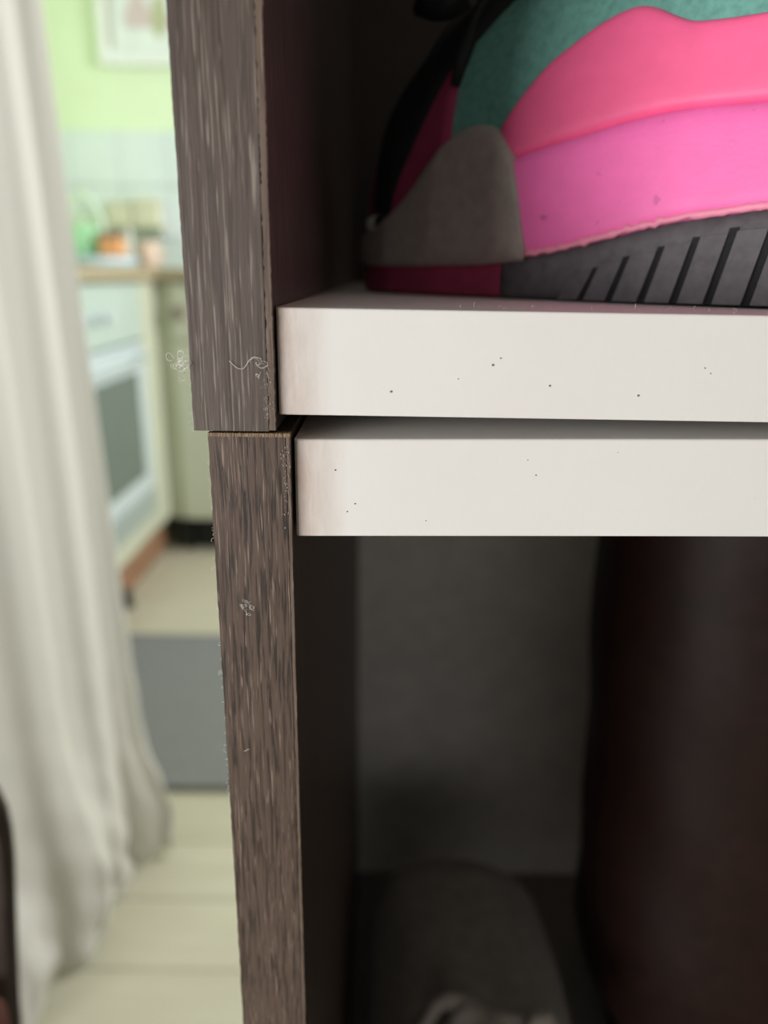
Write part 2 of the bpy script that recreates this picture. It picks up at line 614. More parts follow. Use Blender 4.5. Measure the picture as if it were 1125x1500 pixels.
z1f = lambda s: cat_rom([0, 0.0703, 0.0806, 0.0904, 0.0987, 0.108, 0.1178, 0.1286, 0.139, 0.147, 0.17, 0.236], [0.026, 0.0234, 0.0223, 0.0212, 0.0196, 0.0176, 0.0154, 0.0135, 0.0119, 0.0110, 0.0105, 0.012], s)
z2f = lambda s: cat_rom([0, 0.0744, 0.094, 0.1028, 0.1116, 0.1214, 0.1317, 0.1441, 0.17, 0.236], [0.047, 0.0470, 0.0473, 0.0467, 0.0455, 0.0439, 0.0421, 0.0394, 0.033, 0.026], s)


def spt(s, side, z):
    H = float(Hf(s))
    y = float(Wf(s)) * (1 - min(z / H, 0.9999) ** QE) ** (1 / QE)
    return HEEL + AX * s + NX * (side * y) + np.array([0, 0, z])


def grid_shell(P, off):
    """P[n,m,3] surface grid, off[n,m] outward offset -> mesh data of the raised skin"""
    du = np.gradient(P, axis=0)
    dv = np.gradient(P, axis=1)
    N = np.cross(du, dv)
    N /= np.maximum(np.linalg.norm(N, axis=2, keepdims=True), 1e-12)
    ctr = HEEL + AX * 0.12 + np.array([0, 0, 0.04])
    mid = (N * (P - ctr)).sum(axis=2)
    if (mid > 0).mean() < 0.5:
        N = -N
    Q = P + N * off[..., None]
    n, m_ = P.shape[:2]
    V = [Vector(q) for q in Q.reshape(-1, 3)]
    Fc = [[i * m_ + j, i * m_ + j + 1, (i + 1) * m_ + j + 1, (i + 1) * m_ + j] for i in range(n - 1) for j in range(m_ - 1)]
    return V, Fc


def cols(s0, s1, around, n=60, heel=False):
    """column list (s, side): near side s0..s1, then round the toe and back on the far side"""
    if around == 'toe':
        a = [(s, 1) for s in s0 + (SL - s0) * np.sin(np.linspace(0, PI / 2, n))]
        b = [(s, -1) for s in s1 + (SL - s1) * np.sin(np.linspace(PI / 2, 0, n))][1:]
        return a + b
    if around == 'heel':
        a = [(s, 1) for s in s0 * (1 - np.sin(np.linspace(0, PI / 2, n)))]
        b = [(s, -1) for s in s1 * (1 - np.sin(np.linspace(PI / 2, 0, n)))][1:]
        return a + b
    return [(s, 1) for s in np.linspace(s0, s1, n)]


def band(name, cl, zlo, zhi, off, mat, parent, label=None, nz=14, soft=6, edge=0.0, offc=None):
    P = np.zeros((len(cl), nz + 1, 3))
    O = np.zeros((len(cl), nz + 1))
    for i, (s, sd) in enumerate(cl):
        a, b = float(zlo(s)), float(zhi(s))
        b = min(b, float(Hf(s)) * 0.985)
        a = min(a, b - 0.0003)
        for j in range(nz + 1):
            # samples crowd at both edges
            v = 0.5 - 0.5 * math.cos(PI * j / nz)
            P[i, j] = spt(s, sd, a + (b - a) * v)
            O[i, j] = off * (1 - abs(2 * v - 1) ** soft) - 0.0006 * (abs(2 * v - 1) ** 30)
    if edge:
        k = np.minimum(np.arange(len(cl)), np.arange(len(cl))[::-1])
        kk = np.clip(k / edge, 0, 1)[:, None]
        O = (O + 0.0006) * np.sqrt(1 - (1 - kk) ** 2) - 0.0006
    o = mesh_obj(name, *grid_shell(P, O), mat, parent, smooth=True)
    if label:
        o['label'] = label
    return o


def mat_pinkfoam(name, c, scuff):
    t = NT(name, 0.5, 0.35)
    f = t.noise(t.coords((110, 110, 160)), 5, 0.6)
    fine = t.noise(t.coords((900, 900, 900)), 3, 0.6)
    base = t.ramp(f, [(0.3, tuple(x * 0.95 for x in c)), (0.7, tuple(min(1, x * 1.04) for x in c))])
    sp = t.noise(t.coords((190, 190, 190), loc=(1.7, 0.3, 2.0)), 2, 0.4)
    base = t.mix(t.ramp(sp, [(0.72, 0.0), (0.76, scuff)]), base, tuple(x * 0.55 for x in c))
    t.base(base)
    t.bump(fine, 0.25 * (0.3 + scuff), 0.0004)
    t.b.inputs['Subsurface Weight'].default_value = 0.0
    return t.m


M['teal'] = mat_plain('teal_suede', (0.15, 0.36, 0.31), 0.85, 0.2, 0.18, 420, 0.35, 0.0005, 0.0)
M['pink_tpu'] = mat_pinkfoam('coral_pink_overlay', (0.95, 0.135, 0.32), 0.1)
M['pink_foam'] = mat_pinkfoam('hot_pink_midsole', (0.94, 0.165, 0.47), 0.6)
M['scuffed'] = mat_pinkfoam('scuffed_pink_edge', (0.90, 0.30, 0.44), 1.0)
M['rubber'] = mat_plain('charcoal_rubber', (0.095, 0.085, 0.095), 0.55, 0.4, 0.2, 300, 0.2, 0.0004)
M['grey_toe'] = mat_plain('warm_grey_toe_rubber', (0.36, 0.305, 0.28), 0.55, 0.4, 0.12, 250, 0.2, 0.0003)
M['black_lace'] = mat_plain('black_lace', (0.012, 0.012, 0.013), 0.7, 0.3, 0.3, 1500, 0.5, 0.0004)
M['vamp'] = mat_plain('dark_pink_vamp', (0.36, 0.045, 0.11), 0.6, 0.3, 0.1, 200)
M['cream'] = mat_plain('white_toe_highlight', (0.80, 0.80, 0.76), 0.5)  # white stands in for light on the toe tip
M['lining'] = mat_plain('dark_lining', (0.05, 0.05, 0.055), 0.9)

shoe = empty('trekking_shoe', tuple(HEEL), 'teal and pink trekking shoe with black lugged sole on the upper white shelf', 'shoe')
# body: closed skin from sole to ridge
ss = np.concatenate([0.03 * (1 - np.cos(np.linspace(0, PI / 2, 10))), np.linspace(0.035, 0.19, 32), 0.195 + (SL - 0.195) * np.sin(np.linspace(0.04, PI / 2, 22))])
NA = 34
P = np.zeros((len(ss), NA + 1, 3))
for i, s in enumerate(ss):
    H, W_ = float(Hf(s)), float(Wf(s))
    for j in range(NA + 1):
        a = PI * j / NA
        cy, sz = math.cos(a), math.sin(a)
        yv = W_ * math.copysign(abs(cy) ** (2 / QE), cy)
        zv = 0.004 + (H - 0.004) * abs(sz) ** (2 / QE)
        P[i, j] = HEEL + AX * s + NX * yv + np.array([0, 0, zv])
mesh_obj('upper', *grid_shell(P, np.zeros(P.shape[:2])), M['teal'], shoe, smooth=True)
# collar padding and dark opening near the heel
ring = []
for k in range(40):
    a = 2 * PI * k / 40
    s = 0.062 + 0.046 * math.cos(a)
    yv = 0.024 * math.sin(a)
    ring.append(HEEL + AX * s + NX * yv + np.array([0, 0, float(Hf(s)) * (1 - (abs(yv) / float(Wf(s))) ** QE) ** (1 / QE) + 0.001]))
mesh_obj('collar', *tube_data(ring, 0.006, 10, True), M['teal'], shoe, smooth=True)
mesh_obj('lining', [HEEL + AX * 0.062 + np.array([0, 0, float(Hf(0.062)) + 0.0015])] + [Vector(p) + Vector((0, 0, 0.001)) for p in ring],
         [[0, 1 + k, 1 + (k + 1) % 40] for k in range(40)], M['lining'], shoe)

heel_c = cols(0.150, 0.150, 'heel', 90)
band('midsole', heel_c, lambda s: z1f(s) - 0.0015, z2f, 0.0030, M['pink_foam'], shoe, 'hot pink foam midsole with scuffs', 16, 10)
band('heel_overlay', cols(0.149, 0.149, 'heel', 140), lambda s: z2f(s) - 0.001,
     lambda s: cat_rom([0, 0.03, 0.076, 0.083, 0.089, 0.0955, 0.1003, 0.1045, 0.109, 0.1147, 0.1204, 0.1266, 0.1335, 0.139, 0.1442, 0.1473, 0.149],
                       [0.072, 0.068, 0.0659, 0.0660, 0.0663, 0.0672, 0.0695, 0.0717, 0.0731, 0.0725, 0.0706, 0.0675, 0.0634, 0.0582, 0.0524, 0.0491, 0.0450], s),
     0.0022, M['pink_tpu'], shoe, 'coral pink moulded overlay with a raised bump', 20, 12, edge=5)
# scuffed seam where midsole meets the outsole
seam = [spt(s, 1, float(z1f(s))) + NX * 0.0022 for s in np.linspace(0.03, 0.139, 80)]
rg = np.random.RandomState(12)
mesh_obj('sole_seam', *tube_data([Vector(p) + Vector((0, 0, rg.randn() * 0.00015)) for p in seam], [0.0007 + 0.0003 * abs(rg.randn()) for _ in seam], 8), M['scuffed'], shoe, smooth=True)

# black outsole under heel and arch, pink forefoot sole
band('outsole', cols(0.146, 0.146, 'heel', 70), lambda s: 0.0, z1f, 0.0022, M['rubber'], shoe, 'charcoal rubber outsole with side lugs', 12, 8, edge=3)
band('forefoot_sole', cols(0.1425, 0.1425, 'toe', 60), lambda s: 0.0, z1f, 0.0020, M['vamp'], shoe, 'dark pink forefoot outsole', 10, 8)
foot = []
for s in np.linspace(0.002, 0.234, 60):
    foot.append(HEEL + AX * s + NX * float(Wf(s)) + np.array([0, 0, 0.0002]))
for s in np.linspace(0.234, 0.002, 60):
    foot.append(HEEL + AX * s - NX * float(Wf(s)) + np.array([0, 0, 0.0002]))
mesh_obj('sole_plate', foot + [Vector(p) + Vector((0, 0, 0.004)) for p in foot],
         [list(range(120))[::-1], list(range(120, 240))] + [[k, (k + 1) % 120, 120 + (k + 1) % 120, 120 + k] for k in range(120)], M['rubber'], shoe)
# slanted lugs, proud of the wall, with open slots between them
slots = [0.050, 0.0615, 0.071, 0.0800, 0.0885, 0.0970, 0.1060, 0.1145, 0.1225]
for k in range(len(slots) - 1):
    sa, sb = slots[k] + 0.0011, slots[k + 1] - 0.0011
    frac = [0.80, 0.78, 0.76, 0.74, 0.68, 0.62, 0.56, 0.46][k]
    nz_, ns_ = 5, 4
    G = np.zeros((ns_ + 1, nz_ + 1, 3))
    for i in range(ns_ + 1):
        for j in range(nz_ + 1):
            v = j / nz_
            s = sa + (sb - sa) * i / ns_ - 0.0035 * v
            G[i, j] = spt(s, 1, 0.0003 + float(z1f(s)) * frac * v) + NX * 0.0021
    out = G + NX * np.linspace(0.0021, 0.0012, nz_ + 1)[None, :, None]
    n_, m_ = ns_ + 1, nz_ + 1
    V = [Vector(q) for q in out.reshape(-1, 3)] + [Vector(q) for q in G.reshape(-1, 3)]
    K = n_ * m_
    Fc = [[i * m_ + j, i * m_ + j + 1, (i + 1) * m_ + j + 1, (i + 1) * m_ + j] for i in range(ns_) for j in range(nz_)]
    rim = [(i, 0) for i in range(n_)] + [(ns_, j) for j in range(1, m_)] + [(i, nz_) for i in range(ns_ - 1, -1, -1)] + [(0, j) for j in range(nz_ - 1, 0, -1)]
    for a in range(len(rim)):
        p, q = rim[a], rim[(a + 1) % len(rim)]
        Fc.append([p[0] * m_ + p[1], q[0] * m_ + q[1], K + q[0] * m_ + q[1], K + p[0] * m_ + p[1]])
    mesh_obj('lug', V, Fc, M['rubber'], shoe)
    # dark slot behind each gap
    G2 = []
    for v in (0.0, 1.0):
        for dsl in (-0.0011, 0.0011):
            s = slots[k] + dsl - 0.0035 * v
            G2.append(spt(s, 1, 0.0003 + float(z1f(s)) * (frac + 0.06) * v) + NX * 0.0026)
    base = [Vector(q) - Vector(NX) * 0.0015 for q in G2]
    mesh_obj('slot', [Vector(q) for q in G2] + base, [[0, 1, 3, 2], [0, 1, 5, 4], [1, 3, 7, 5], [3, 2, 6, 7], [2, 0, 4, 6]], M['black_lace'], shoe)

# grey toe bumper wrapping the front
bt = lambda s: cat_rom([0.1335, 0.1355, 0.1375, 0.1405, 0.1436, 0.1483, 0.1550, 0.1618, 0.169, 0.1765, 0.1835, 0.197, 0.215, 0.236],
                       [0.013, 0.021, 0.030, 0.0396, 0.0440, 0.0480, 0.0502, 0.0497, 0.0462, 0.0395, 0.0335, 0.0255, 0.0215, 0.020], s)
band('toe_bumper', cols(0.1336, 0.150, 'toe', 110), lambda s: z1f(s) - 0.002, bt, 0.0042, M['grey_toe'], shoe, 'warm grey rubber toe bumper', 16, 12)
# pink vamp over the toe
sv = 0.1665 + (SL - 0.0002 - 0.1665) * np.sin(np.linspace(0, PI / 2, 40))
P = np.zeros((len(sv), 31, 3))
for i, s in enumerate(sv):
    H, W_ = float(Hf(s)), float(Wf(s))
    a0 = math.asin(min(0.96, ((float(bt(s)) - 0.004) / H) ** (QE / 2)))
    for j in range(31):
        a = a0 + (PI - 2 * a0) * j / 30
        cy, sz = math.cos(a), math.sin(a)
        P[i, j] = HEEL + AX * s + NX * (W_ * math.copysign(abs(cy) ** (2 / QE), cy)) + np.array([0, 0, H * abs(sz) ** (2 / QE)])
O = np.full(P.shape[:2], 0.0014)
O[0] = -0.0004
mesh_obj('vamp', *grid_shell(P, O), M['vamp'], shoe, smooth=True).__setitem__('label', 'dark pink vamp over the toe')


def ridge(s, y, lift=0.0):
    H, W_ = float(Hf(s)), float(Wf(s))
    return HEEL + AX * s + NX * y + np.array([0, 0, H * (1 - (abs(y) / W_) ** QE) ** (1 / QE) + lift])


# black tongue down the instep
st = np.linspace(0.110, 0.2135, 48)
P = np.zeros((48, 17, 3))
O = np.zeros((48, 17))
for i, s in enumerate(st):
    yl = float(cat_rom([0.11, 0.165, 0.20, 0.2135], [-0.014, -0.012, -0.002, 0.012], s))
    yr = float(cat_rom([0.11, 0.150, 0.168, 0.190, 0.204, 0.2105, 0.2135], [0.028, 0.030, 0.0335, 0.0362, 0.0340, 0.0280, 0.0200], s))
    yr = min(yr, 0.985 * float(Wf(s)))
    for j in range(17):
        v = j / 8 - 1
        P[i, j] = ridge(s, yl + (yr - yl) * (0.5 + 0.5 * math.sin(v * PI / 2)))
        O[i, j] = 0.0028 * (1 - abs(v) ** 6) * min(1, (47 - i) / 3) + 0.0006
mesh_obj('tongue', *grid_shell(P, O), M['black_lace'], shoe, smooth=True)
# crossed laces and a bow with hanging loops
for k, s in enumerate((0.120, 0.134, 0.148, 0.160, 0.172, 0.184)):
    sg = 1 if k % 2 else -1
    pts = [ridge(s + sg * 0.005 * v, 0.006 + 0.023 * v, 0.0054 - 0.0028 * v * v) for v in np.linspace(-1, 1, 15)]
    mesh_obj('lace', *tube_data(pts, 0.0023, 8), M['black_lace'], shoe, smooth=True)
c0 = ridge(0.156, 0.010, 0.009)
for (d1, d2, L, wd) in ((0.024, -0.004, 1.0, 0.006), (-0.014, 0.036, 1.0, 0.006)):
    pts = []
    for k in range(26):
        a = 2 * PI * k / 26
        u = 0.5 - 0.5 * math.cos(a)
        s_ = 0.156 + d1 * u + wd * math.sin(a)
        y_ = 0.010 + (d2 - 0.012) * u
        pts.append(ridge(s_, min(y_, 0.040), 0.006))
    mesh_obj('lace_loop', *tube_data(pts, 0.0022, 8, True), M['black_lace'], shoe, smooth=True)
pts = [ridge(0.158 + 0.011 * v, 0.012 + 0.0255 * v, 0.0055 + 0.002 * math.sin(v * 5)) for v in np.linspace(0, 1, 14)]
mesh_obj('lace_end', *tube_data(pts, [0.0020] * 10 + [0.0024, 0.0028, 0.0028, 0.0016], 8), M['black_lace'], shoe, smooth=True)
bow = [(0.0215, 0.259, 0.9775), (0.0172, 0.262, 0.9766), (0.0143, 0.265, 0.9771), (0.0099, 0.27, 0.9796), (0.0086, 0.272, 0.9842), (0.0122, 0.27, 0.9883), (0.017, 0.265, 0.9876), (0.0215, 0.26, 0.9835)]
mesh_obj('lace_loop', *tube_data(bow, 0.0034, 8, True), M['black_lace'], shoe, smooth=True)
mesh_obj('lace_knot', *loft_data([[tuple(c0 + NX * (0.006 * math.sin(f_) * math.cos(a)) + AX * (0.006 * math.sin(f_) * math.sin(a)) + np.array([0, 0, 0.005 * math.cos(f_)])) for a in np.linspace(0, 2 * PI, 12, endpoint=False)]
                                  for f_ in np.linspace(0.15, PI - 0.15, 8)]), M['black_lace'], shoe, smooth=True)
# small white patch painting the light caught at the toe tip
cl = [(s, 1) for s in np.linspace(0.2000, 0.2075, 8)]
band('toe_highlight', cl, lambda s: 0.0205, lambda s: 0.0270, 0.0052, M['cream'], shoe, 'small white patch painting light caught at the toe tip', 6, 6)

# ------------------------------------------------------------------ tall boot and cloth bag in the lower compartment
M['leather'] = mat_plain('dark_red_brown_leather', (0.017, 0.0068, 0.005), 0.5, 0.22, 0.25, 90, 0.25, 0.001)
M['bootsole'] = mat_plain('black_boot_sole', (0.012, 0.011, 0.011), 0.7)
boot = empty('tall_boot', (0.20, 0.34, 0.37), 'tall dark red-brown leather boot standing at right in the lower compartment', 'boot')
zl = [0.37, 0.40, 0.43, 0.46, 0.49, 0.52, 0.55, 0.60, 0.68, 0.77, 0.83]
xl = [0.175, 0.168, 0.158, 0.143, 0.131, 0.124, 0.1225, 0.121, 0.117, 0.113, 0.112]
rings = []
zs = np.linspace(0.385, 0.828, 40)
for i, z in enumerate(zs):
    left = float(cat_rom(zl, xl, z))
    right = 0.300 + 0.012 * math.sin((z - 0.42) * 9)
    fwd = max(0.0, (0.47 - z) / 0.085)
    cy_b, ry = 0.37, 0.075
    rings.append([((left + right) / 2 + (right - left) / 2 * math.cos(a) * (1 + 0.012 * math.sin(3 * a + z * 60)),
                   cy_b + 0.03 * fwd + (ry + 0.045 * fwd) * math.sin(a) * (1 + 0.012 * math.sin(2 * a + z * 70)), z)
                  for a in np.linspace(0, 2 * PI, 40, endpoint=False)])
inner = [[(0.19 + (p[0] - 0.19) * 0.95, 0.37 + (p[1] - 0.37) * 0.93, p[2]) for p in rings[-1]],
         [(0.19 + (p[0] - 0.19) * 0.93, 0.37 + (p[1] - 0.37) * 0.9, p[2] - 0.12) for p in rings[-1]]]
mesh_obj('shaft', *loft_data(rings + inner), M['leather'], boot, smooth=True)
mesh_obj('sole', *loft_data([[((p[0] - 0.217) * k + 0.217, (p[1] - 0.40) * k + 0.40, z) for p in rings[0]] for k, z in ((1.0, 0.3706), (1.04, 0.3726), (1.04, 0.382), (1.0, 0.3855))]), M['bootsole'], boot)
zz = np.linspace(0.46, 0.82, 30)
mesh_obj('zip', *tube_data([(float(cat_rom(zl, xl, z)) + 0.088, 0.37 + 0.0755, z) for z in zz], 0.002, 6), M['bootsole'], boot)
mesh_obj('pull_tab', *box_data(0.16, 0.18, 0.4395, 0.4425, 0.80, 0.835, 0.001, 1), M['leather'], boot)

M['bagcloth'] = mat_plain('grey_brown_cloth', (0.29, 0.255, 0.23), 0.9, 0.15, 0.15, 120, 0.3, 0.002, 0.2)
bag = empty('cloth_bag', (0.05, 0.40, 0.37), 'slumped grey-brown cloth bag with crumpled mouth in the lower compartment', 'bag')
rings = []
NB = 56
for i, v in enumerate(np.linspace(0, 1, 26)):
    # axis from the back (v=0) to the mouth facing the opening (v=1)
    yc = 0.47 - 0.17 * v
    top = 0.524 + 0.004 * v
    hw = 0.064 * math.sqrt(max(0.0, 1 - (1 - min(v * 2.4, 1)) ** 2)) * (1 - 0.12 * v)
    hz = (top - 0.372) / 2 * math.sqrt(max(0.02, 1 - (1 - min(v * 2.4, 1)) ** 2))
    ring = []
    for k in range(NB):
        a = 2 * PI * k / NB
        wr = 1 + (0.015 + 0.075 * v ** 3) * math.sin(5 * a + 7 * v + 1.3 * math.sin(3 * a)) + 0.05 * v ** 3 * math.sin(11 * a + 2)
        cx = 0.047 + 0.012 * v
        ring.append((cx + hw * wr * math.copysign(abs(math.cos(a)) ** 0.85, math.cos(a)), yc + 0.006 * v * math.sin(4 * a), 0.372 + hz + hz * min(1, wr) * math.copysign(abs(math.sin(a)) ** 0.85, math.sin(a)) * 0.99))
    rings.append(ring)
mesh_obj('body', *loft_data(rings), M['bagcloth'], bag, smooth=True)
M['liningcloth'] = mat_plain('pale_bag_lining', (0.50, 0.44, 0.40), 0.9, 0.15, 0.15, 120, 0.3, 0.002)
for q, (cx, cz, rx, rz, ph) in enumerate(((0.054, 0.482, 0.040, 0.050, 0.0), (0.050, 0.490, 0.024, 0.036, 1.2), (0.084, 0.519, 0.0125, 0.014, 2.2), (0.060, 0.522, 0.018, 0.010, 0.6))):
    pts = []
    for k in range(44):
        a = 2 * PI * k / 44
        wr = 1 + 0.11 * math.sin(3 * a + ph) + 0.08 * math.sin(7 * a + 2 * ph)
        pts.append((cx + rx * wr * math.cos(a), 0.298 - 0.008 * q + 0.006 * math.sin(4 * a + ph), cz + rz * wr * math.sin(a)))
    mesh_obj('mouth_fold', *tube_data(pts, [0.0055 + 0.002 * math.sin(5 * 2 * PI * k / 44) for k in range(44)], 10, True), M['liningcloth'], bag, smooth=True)

# ------------------------------------------------------------------ curtain
t = NT('sheer_white_curtain', 0.9, 0.1)
t.base(t.ramp(t.noise(t.coords((900, 900, 900)), 2), [(0.3, (0.82, 0.80, 0.755)), (0.7, (0.86, 0.84, 0.795))]))
tr = t.n('ShaderNodeBsdfTranslucent')
tr.inputs['Color'].default_value = (0.78, 0.77, 0.73, 1)
mx = t.n('ShaderNodeMixShader')
mx.inputs[0].default_value = 0.35
outn = [n for n in t.t.nodes if n.type == 'OUTPUT_MATERIAL'][0]
t.l(t.b.outputs[0], mx.inputs[1])
t.l(tr.outputs[0], mx.inputs[2])
t.l(mx.outputs[0], outn.inputs[0])
M['curtain'] = t.m
path_u = [0, 0.12, 0.25, 0.40, 0.55, 0.70, 0.85, 1.0]
px_ = [-0.378, -0.392, -0.405, -0.425, -0.47, -0.60, -0.78, -1.0]
py_ = [1.00, 0.95, 0.87, 0.76, 0.64, 0.57, 0.55, 0.55]
NU, NZ = 240, 110
V, Fc = [], []
for j in range(NZ + 1):
    z = 2.3 * (j / NZ) ** 1.5
    low_ = math.exp(-z / 0.16)
    for i in range(NU + 1):
        u = i / NU
        x = float(cat_rom(path_u, px_, u))
        yy = float(cat_rom(path_u, py_, u))
        fold = math.sin(u * 2 * PI * 6.0 + 0.9 * math.sin(z * 2.2) + 1.1)
        fine = math.sin(u * 2 * PI * 17 + z * 3.0)
        amp = 0.005 + 0.005 * math.exp(-z / 0.35)
        dx = amp * fold + 0.0008 * fine - 0.024 * z
        # hem: two soft billows spreading on the floor
        b1 = math.exp(-((u - 0.03) / 0.055) ** 2)
        b2 = math.exp(-((u - 0.30) / 0.075) ** 2)
        b3 = math.exp(-((u - 0.47) / 0.05) ** 2)
        bulge = math.exp(-((z - 0.07) / 0.09) ** 2)
        dx += 0.035 * b1 * bulge + 0.038 * b2 * math.exp(-((z - 0.10) / 0.13) ** 2) + 0.03 * b3 * bulge
        dx += 0.012 * math.exp(-z / 0.35) * math.exp(-(u / 0.1) ** 2)
        crumple = 0.003 * low_ * (math.sin(u * 90 + z * 50) + math.sin(u * 57 - z * 80))
        V.append((x + dx + crumple, yy + 0.4 * crumple - 0.008 * fine * low_, 0.004 + z + 0.010 * low_ * (0.5 + 0.5 * math.sin(u * 60))))
for j in range(NZ):
    for i in range(NU):
        a = j * (NU + 1) + i
        Fc.append([a, a + 1, a + NU + 2, a + NU + 1])
cur = mesh_obj('curtain', V, Fc, M['curtain'], smooth=True)
md = cur.modifiers.new('thick', 'SOLIDIFY')
md.thickness = 0.0012
tag(cur, 'long white curtain gathered at left, its hem pooling on the floor', 'curtain')
M['steel'] = mat_plain('brushed_steel', (0.55, 0.55, 0.56), 0.35)
rod = mesh_obj('curtain_rod', *tube_data([(-1.25, 0.50, 2.32), (-0.2, 1.12, 2.32)], 0.012, 12), M['steel'], smooth=True)
tag(rod, 'metal rod high above the white curtain', 'curtain rod')

# ------------------------------------------------------------------ low chair at the left edge
M['chairwood'] = mat_plain('dark_brown_chair_wood', (0.085, 0.064, 0.055), 0.5, 0.4, 0.2, 40)
M['redpad'] = mat_plain('dusty_red_cushion', (0.30, 0.13, 0.12), 0.85, 0.2, 0.15, 120, 0.3, 0.001)
CHX, CHY = -0.4268, 0.22
chair = empty('low_chair', (CHX, CHY, 0), 'low dark brown chair with rounded back and red seat at left edge', 'chair')
rings = []
for i, a in enumerate(np.linspace(0, 2 * PI, 64, endpoint=False)):
    c, s = math.cos(a), math.sin(a)
    ex = math.copysign(abs(c) ** 0.45, c)
    ez = math.copysign(abs(s) ** 0.45, s)
    pz = 0.512 + 0.150 * ez
    px = CHX + (0.207 - 0.13 * max(0.0, 0.60 - max(pz, 0.47))) * ex
    nx, nz_ = ex * 0.011, ez * 0.011
    rings.append([(px, 0.345, pz), (px + nx * .7, 0.348, pz + nz_ * .7), (px + nx, 0.356, pz + nz_), (px + nx * .7, 0.364, pz + nz_ * .7), (px, 0.367, pz)])
V, Fc = [], []
for r_ in rings:
    V += r_
n = len(rings)
for i in range(n):
    for k in range(4):
        j = (i + 1) % n
        Fc.append([i * 5 + k, i * 5 + k + 1, j * 5 + k + 1, j * 5 + k])
Fc.append([i * 5 for i in range(n)])
Fc.append([i * 5 + 4 for i in range(n)][::-1])
mesh_obj('backrest', V, Fc, M['chairwood'], chair, smooth=False)
box('seat', CHX - 0.21, CHX + 0.200, 0.02, 0.338, 0.425, 0.450, M['chairwood'], chair, 0.008, 3)
box('cushion', CHX - 0.19, CHX + 0.211, 0.035, 0.338, 0.450, 0.497, M['redpad'], chair, 0.013, 4)
for sx in (-0.18, 0.175):
    for yy in (0.05, 0.335):
        mesh_obj('leg', *tube_data([(CHX + sx, yy, 0.0), (CHX + sx, yy - (0.02 if yy > 0.3 else 0), 0.427)], [0.014, 0.019], 12), M['chairwood'], chair, smooth=True)
for sx in (-0.13, 0.125):
    mesh_obj('post', *tube_data([(CHX + sx, 0.335, 0.430), (CHX + sx, 0.355, 0.445), (CHX + sx, 0.357, 0.50)], 0.010, 10), M['chairwood'], chair, smooth=True)

# ------------------------------------------------------------------ kitchen units
M['mint'] = mat_plain('mint_white_enamel', (0.48, 0.58, 0.53), 0.35, 0.4, 0.03, 6)
M['cream_front'] = mat_plain('cream_green_front', (0.55, 0.575, 0.45), 0.5, 0.3, 0.03, 6)
M['drawer_grey'] = mat_plain('grey_mint_drawer', (0.36, 0.42, 0.39), 0.4, 0.4, 0.03, 6)
M['enamel'] = mat_plain('white_oven_enamel', (0.56, 0.64, 0.66), 0.3, 0.4, 0.03, 6)
M['oven_glass'] = mat_plain('dark_oven_glass', (0.13, 0.165, 0.15), 0.12, 0.5, 0.05, 6)
t = NT('oak_worktop', 0.5, 0.4)
t.base(t.ramp(t.noise(t.coords((6, 60, 60)), 4), [(0.3, (0.33, 0.27, 0.17)), (0.7, (0.42, 0.36, 0.24))]))
M['oak'] = t.m
t = NT('brown_plinth', 0.6, 0.3)
t.base(t.ramp(t.noise(t.coords((30, 8, 40)), 3), [(0.3, (0.24, 0.13, 0.075)), (0.7, (0.38, 0.215, 0.13))]))
M['plinth'] = t.m
M['black'] = mat_plain('black_recess', (0.016, 0.02, 0.022), 0.6)
M['handle'] = mat_plain('brown_grey_handle', (0.28, 0.24, 0.19), 0.5)

LX = -0.70
WZ = 0.875
oven = empty('oven', (-1.0, 1.90, 0), 'mint white built-in oven with dark glass door beside the curtain', 'oven')
box('body', -1.31, LX - 0.022, 1.60, 2.205, 0.135, WZ, M['mint'], oven, 0.003, 1)
box('control_panel', LX - 0.022, LX, 1.602, 2.203, 0.715, WZ - 0.004, M['mint'], oven, 0.003, 1)
door = box('door', LX - 0.022, LX + 0.004, 1.602, 2.203, 0.275, 0.708, M['enamel'], oven, 0.004, 2)
gl = box('glass', LX + 0.0035, LX + 0.0075, 1.66, 2.115, 0.335, 0.632, M['oven_glass'], None, 0.001, 1)
gl.parent = door
gl.location = -door.location - oven.location
hd = mesh_obj('handle', *tube_data([(LX + 0.004, 1.66, 0.672), (LX + 0.035, 1.665, 0.672), (LX + 0.035, 2.115, 0.672), (LX + 0.004, 2.12, 0.672)], 0.008, 10), M['enamel'], None, smooth=True)
hd.parent = door
hd.location = -door.location - oven.location
box('drawer', LX - 0.022, LX + 0.002, 1.602, 2.203, 0.200, 0.268, M['drawer_grey'], oven, 0.003, 1)
box('rail', LX - 0.022, LX - 0.002, 1.602, 2.203, 0.137, 0.196, M['cream_front'], oven, 0.003, 1)
for yy in (1.68, 1.76, 1.84, 1.92):
    kn = [(LX + x_, yy + r_ * math.cos(a), 0.79 + r_ * math.sin(a)) for x_, r_ in ((0, 0.018), (0.016, 0.016), (0.02, 0.012)) for a in np.linspace(0, 2 * PI, 16, endpoint=False)]
    mesh_obj('knob', *loft_data([kn[i:i + 16] for i in (0, 16, 32)]), M['enamel'], oven)

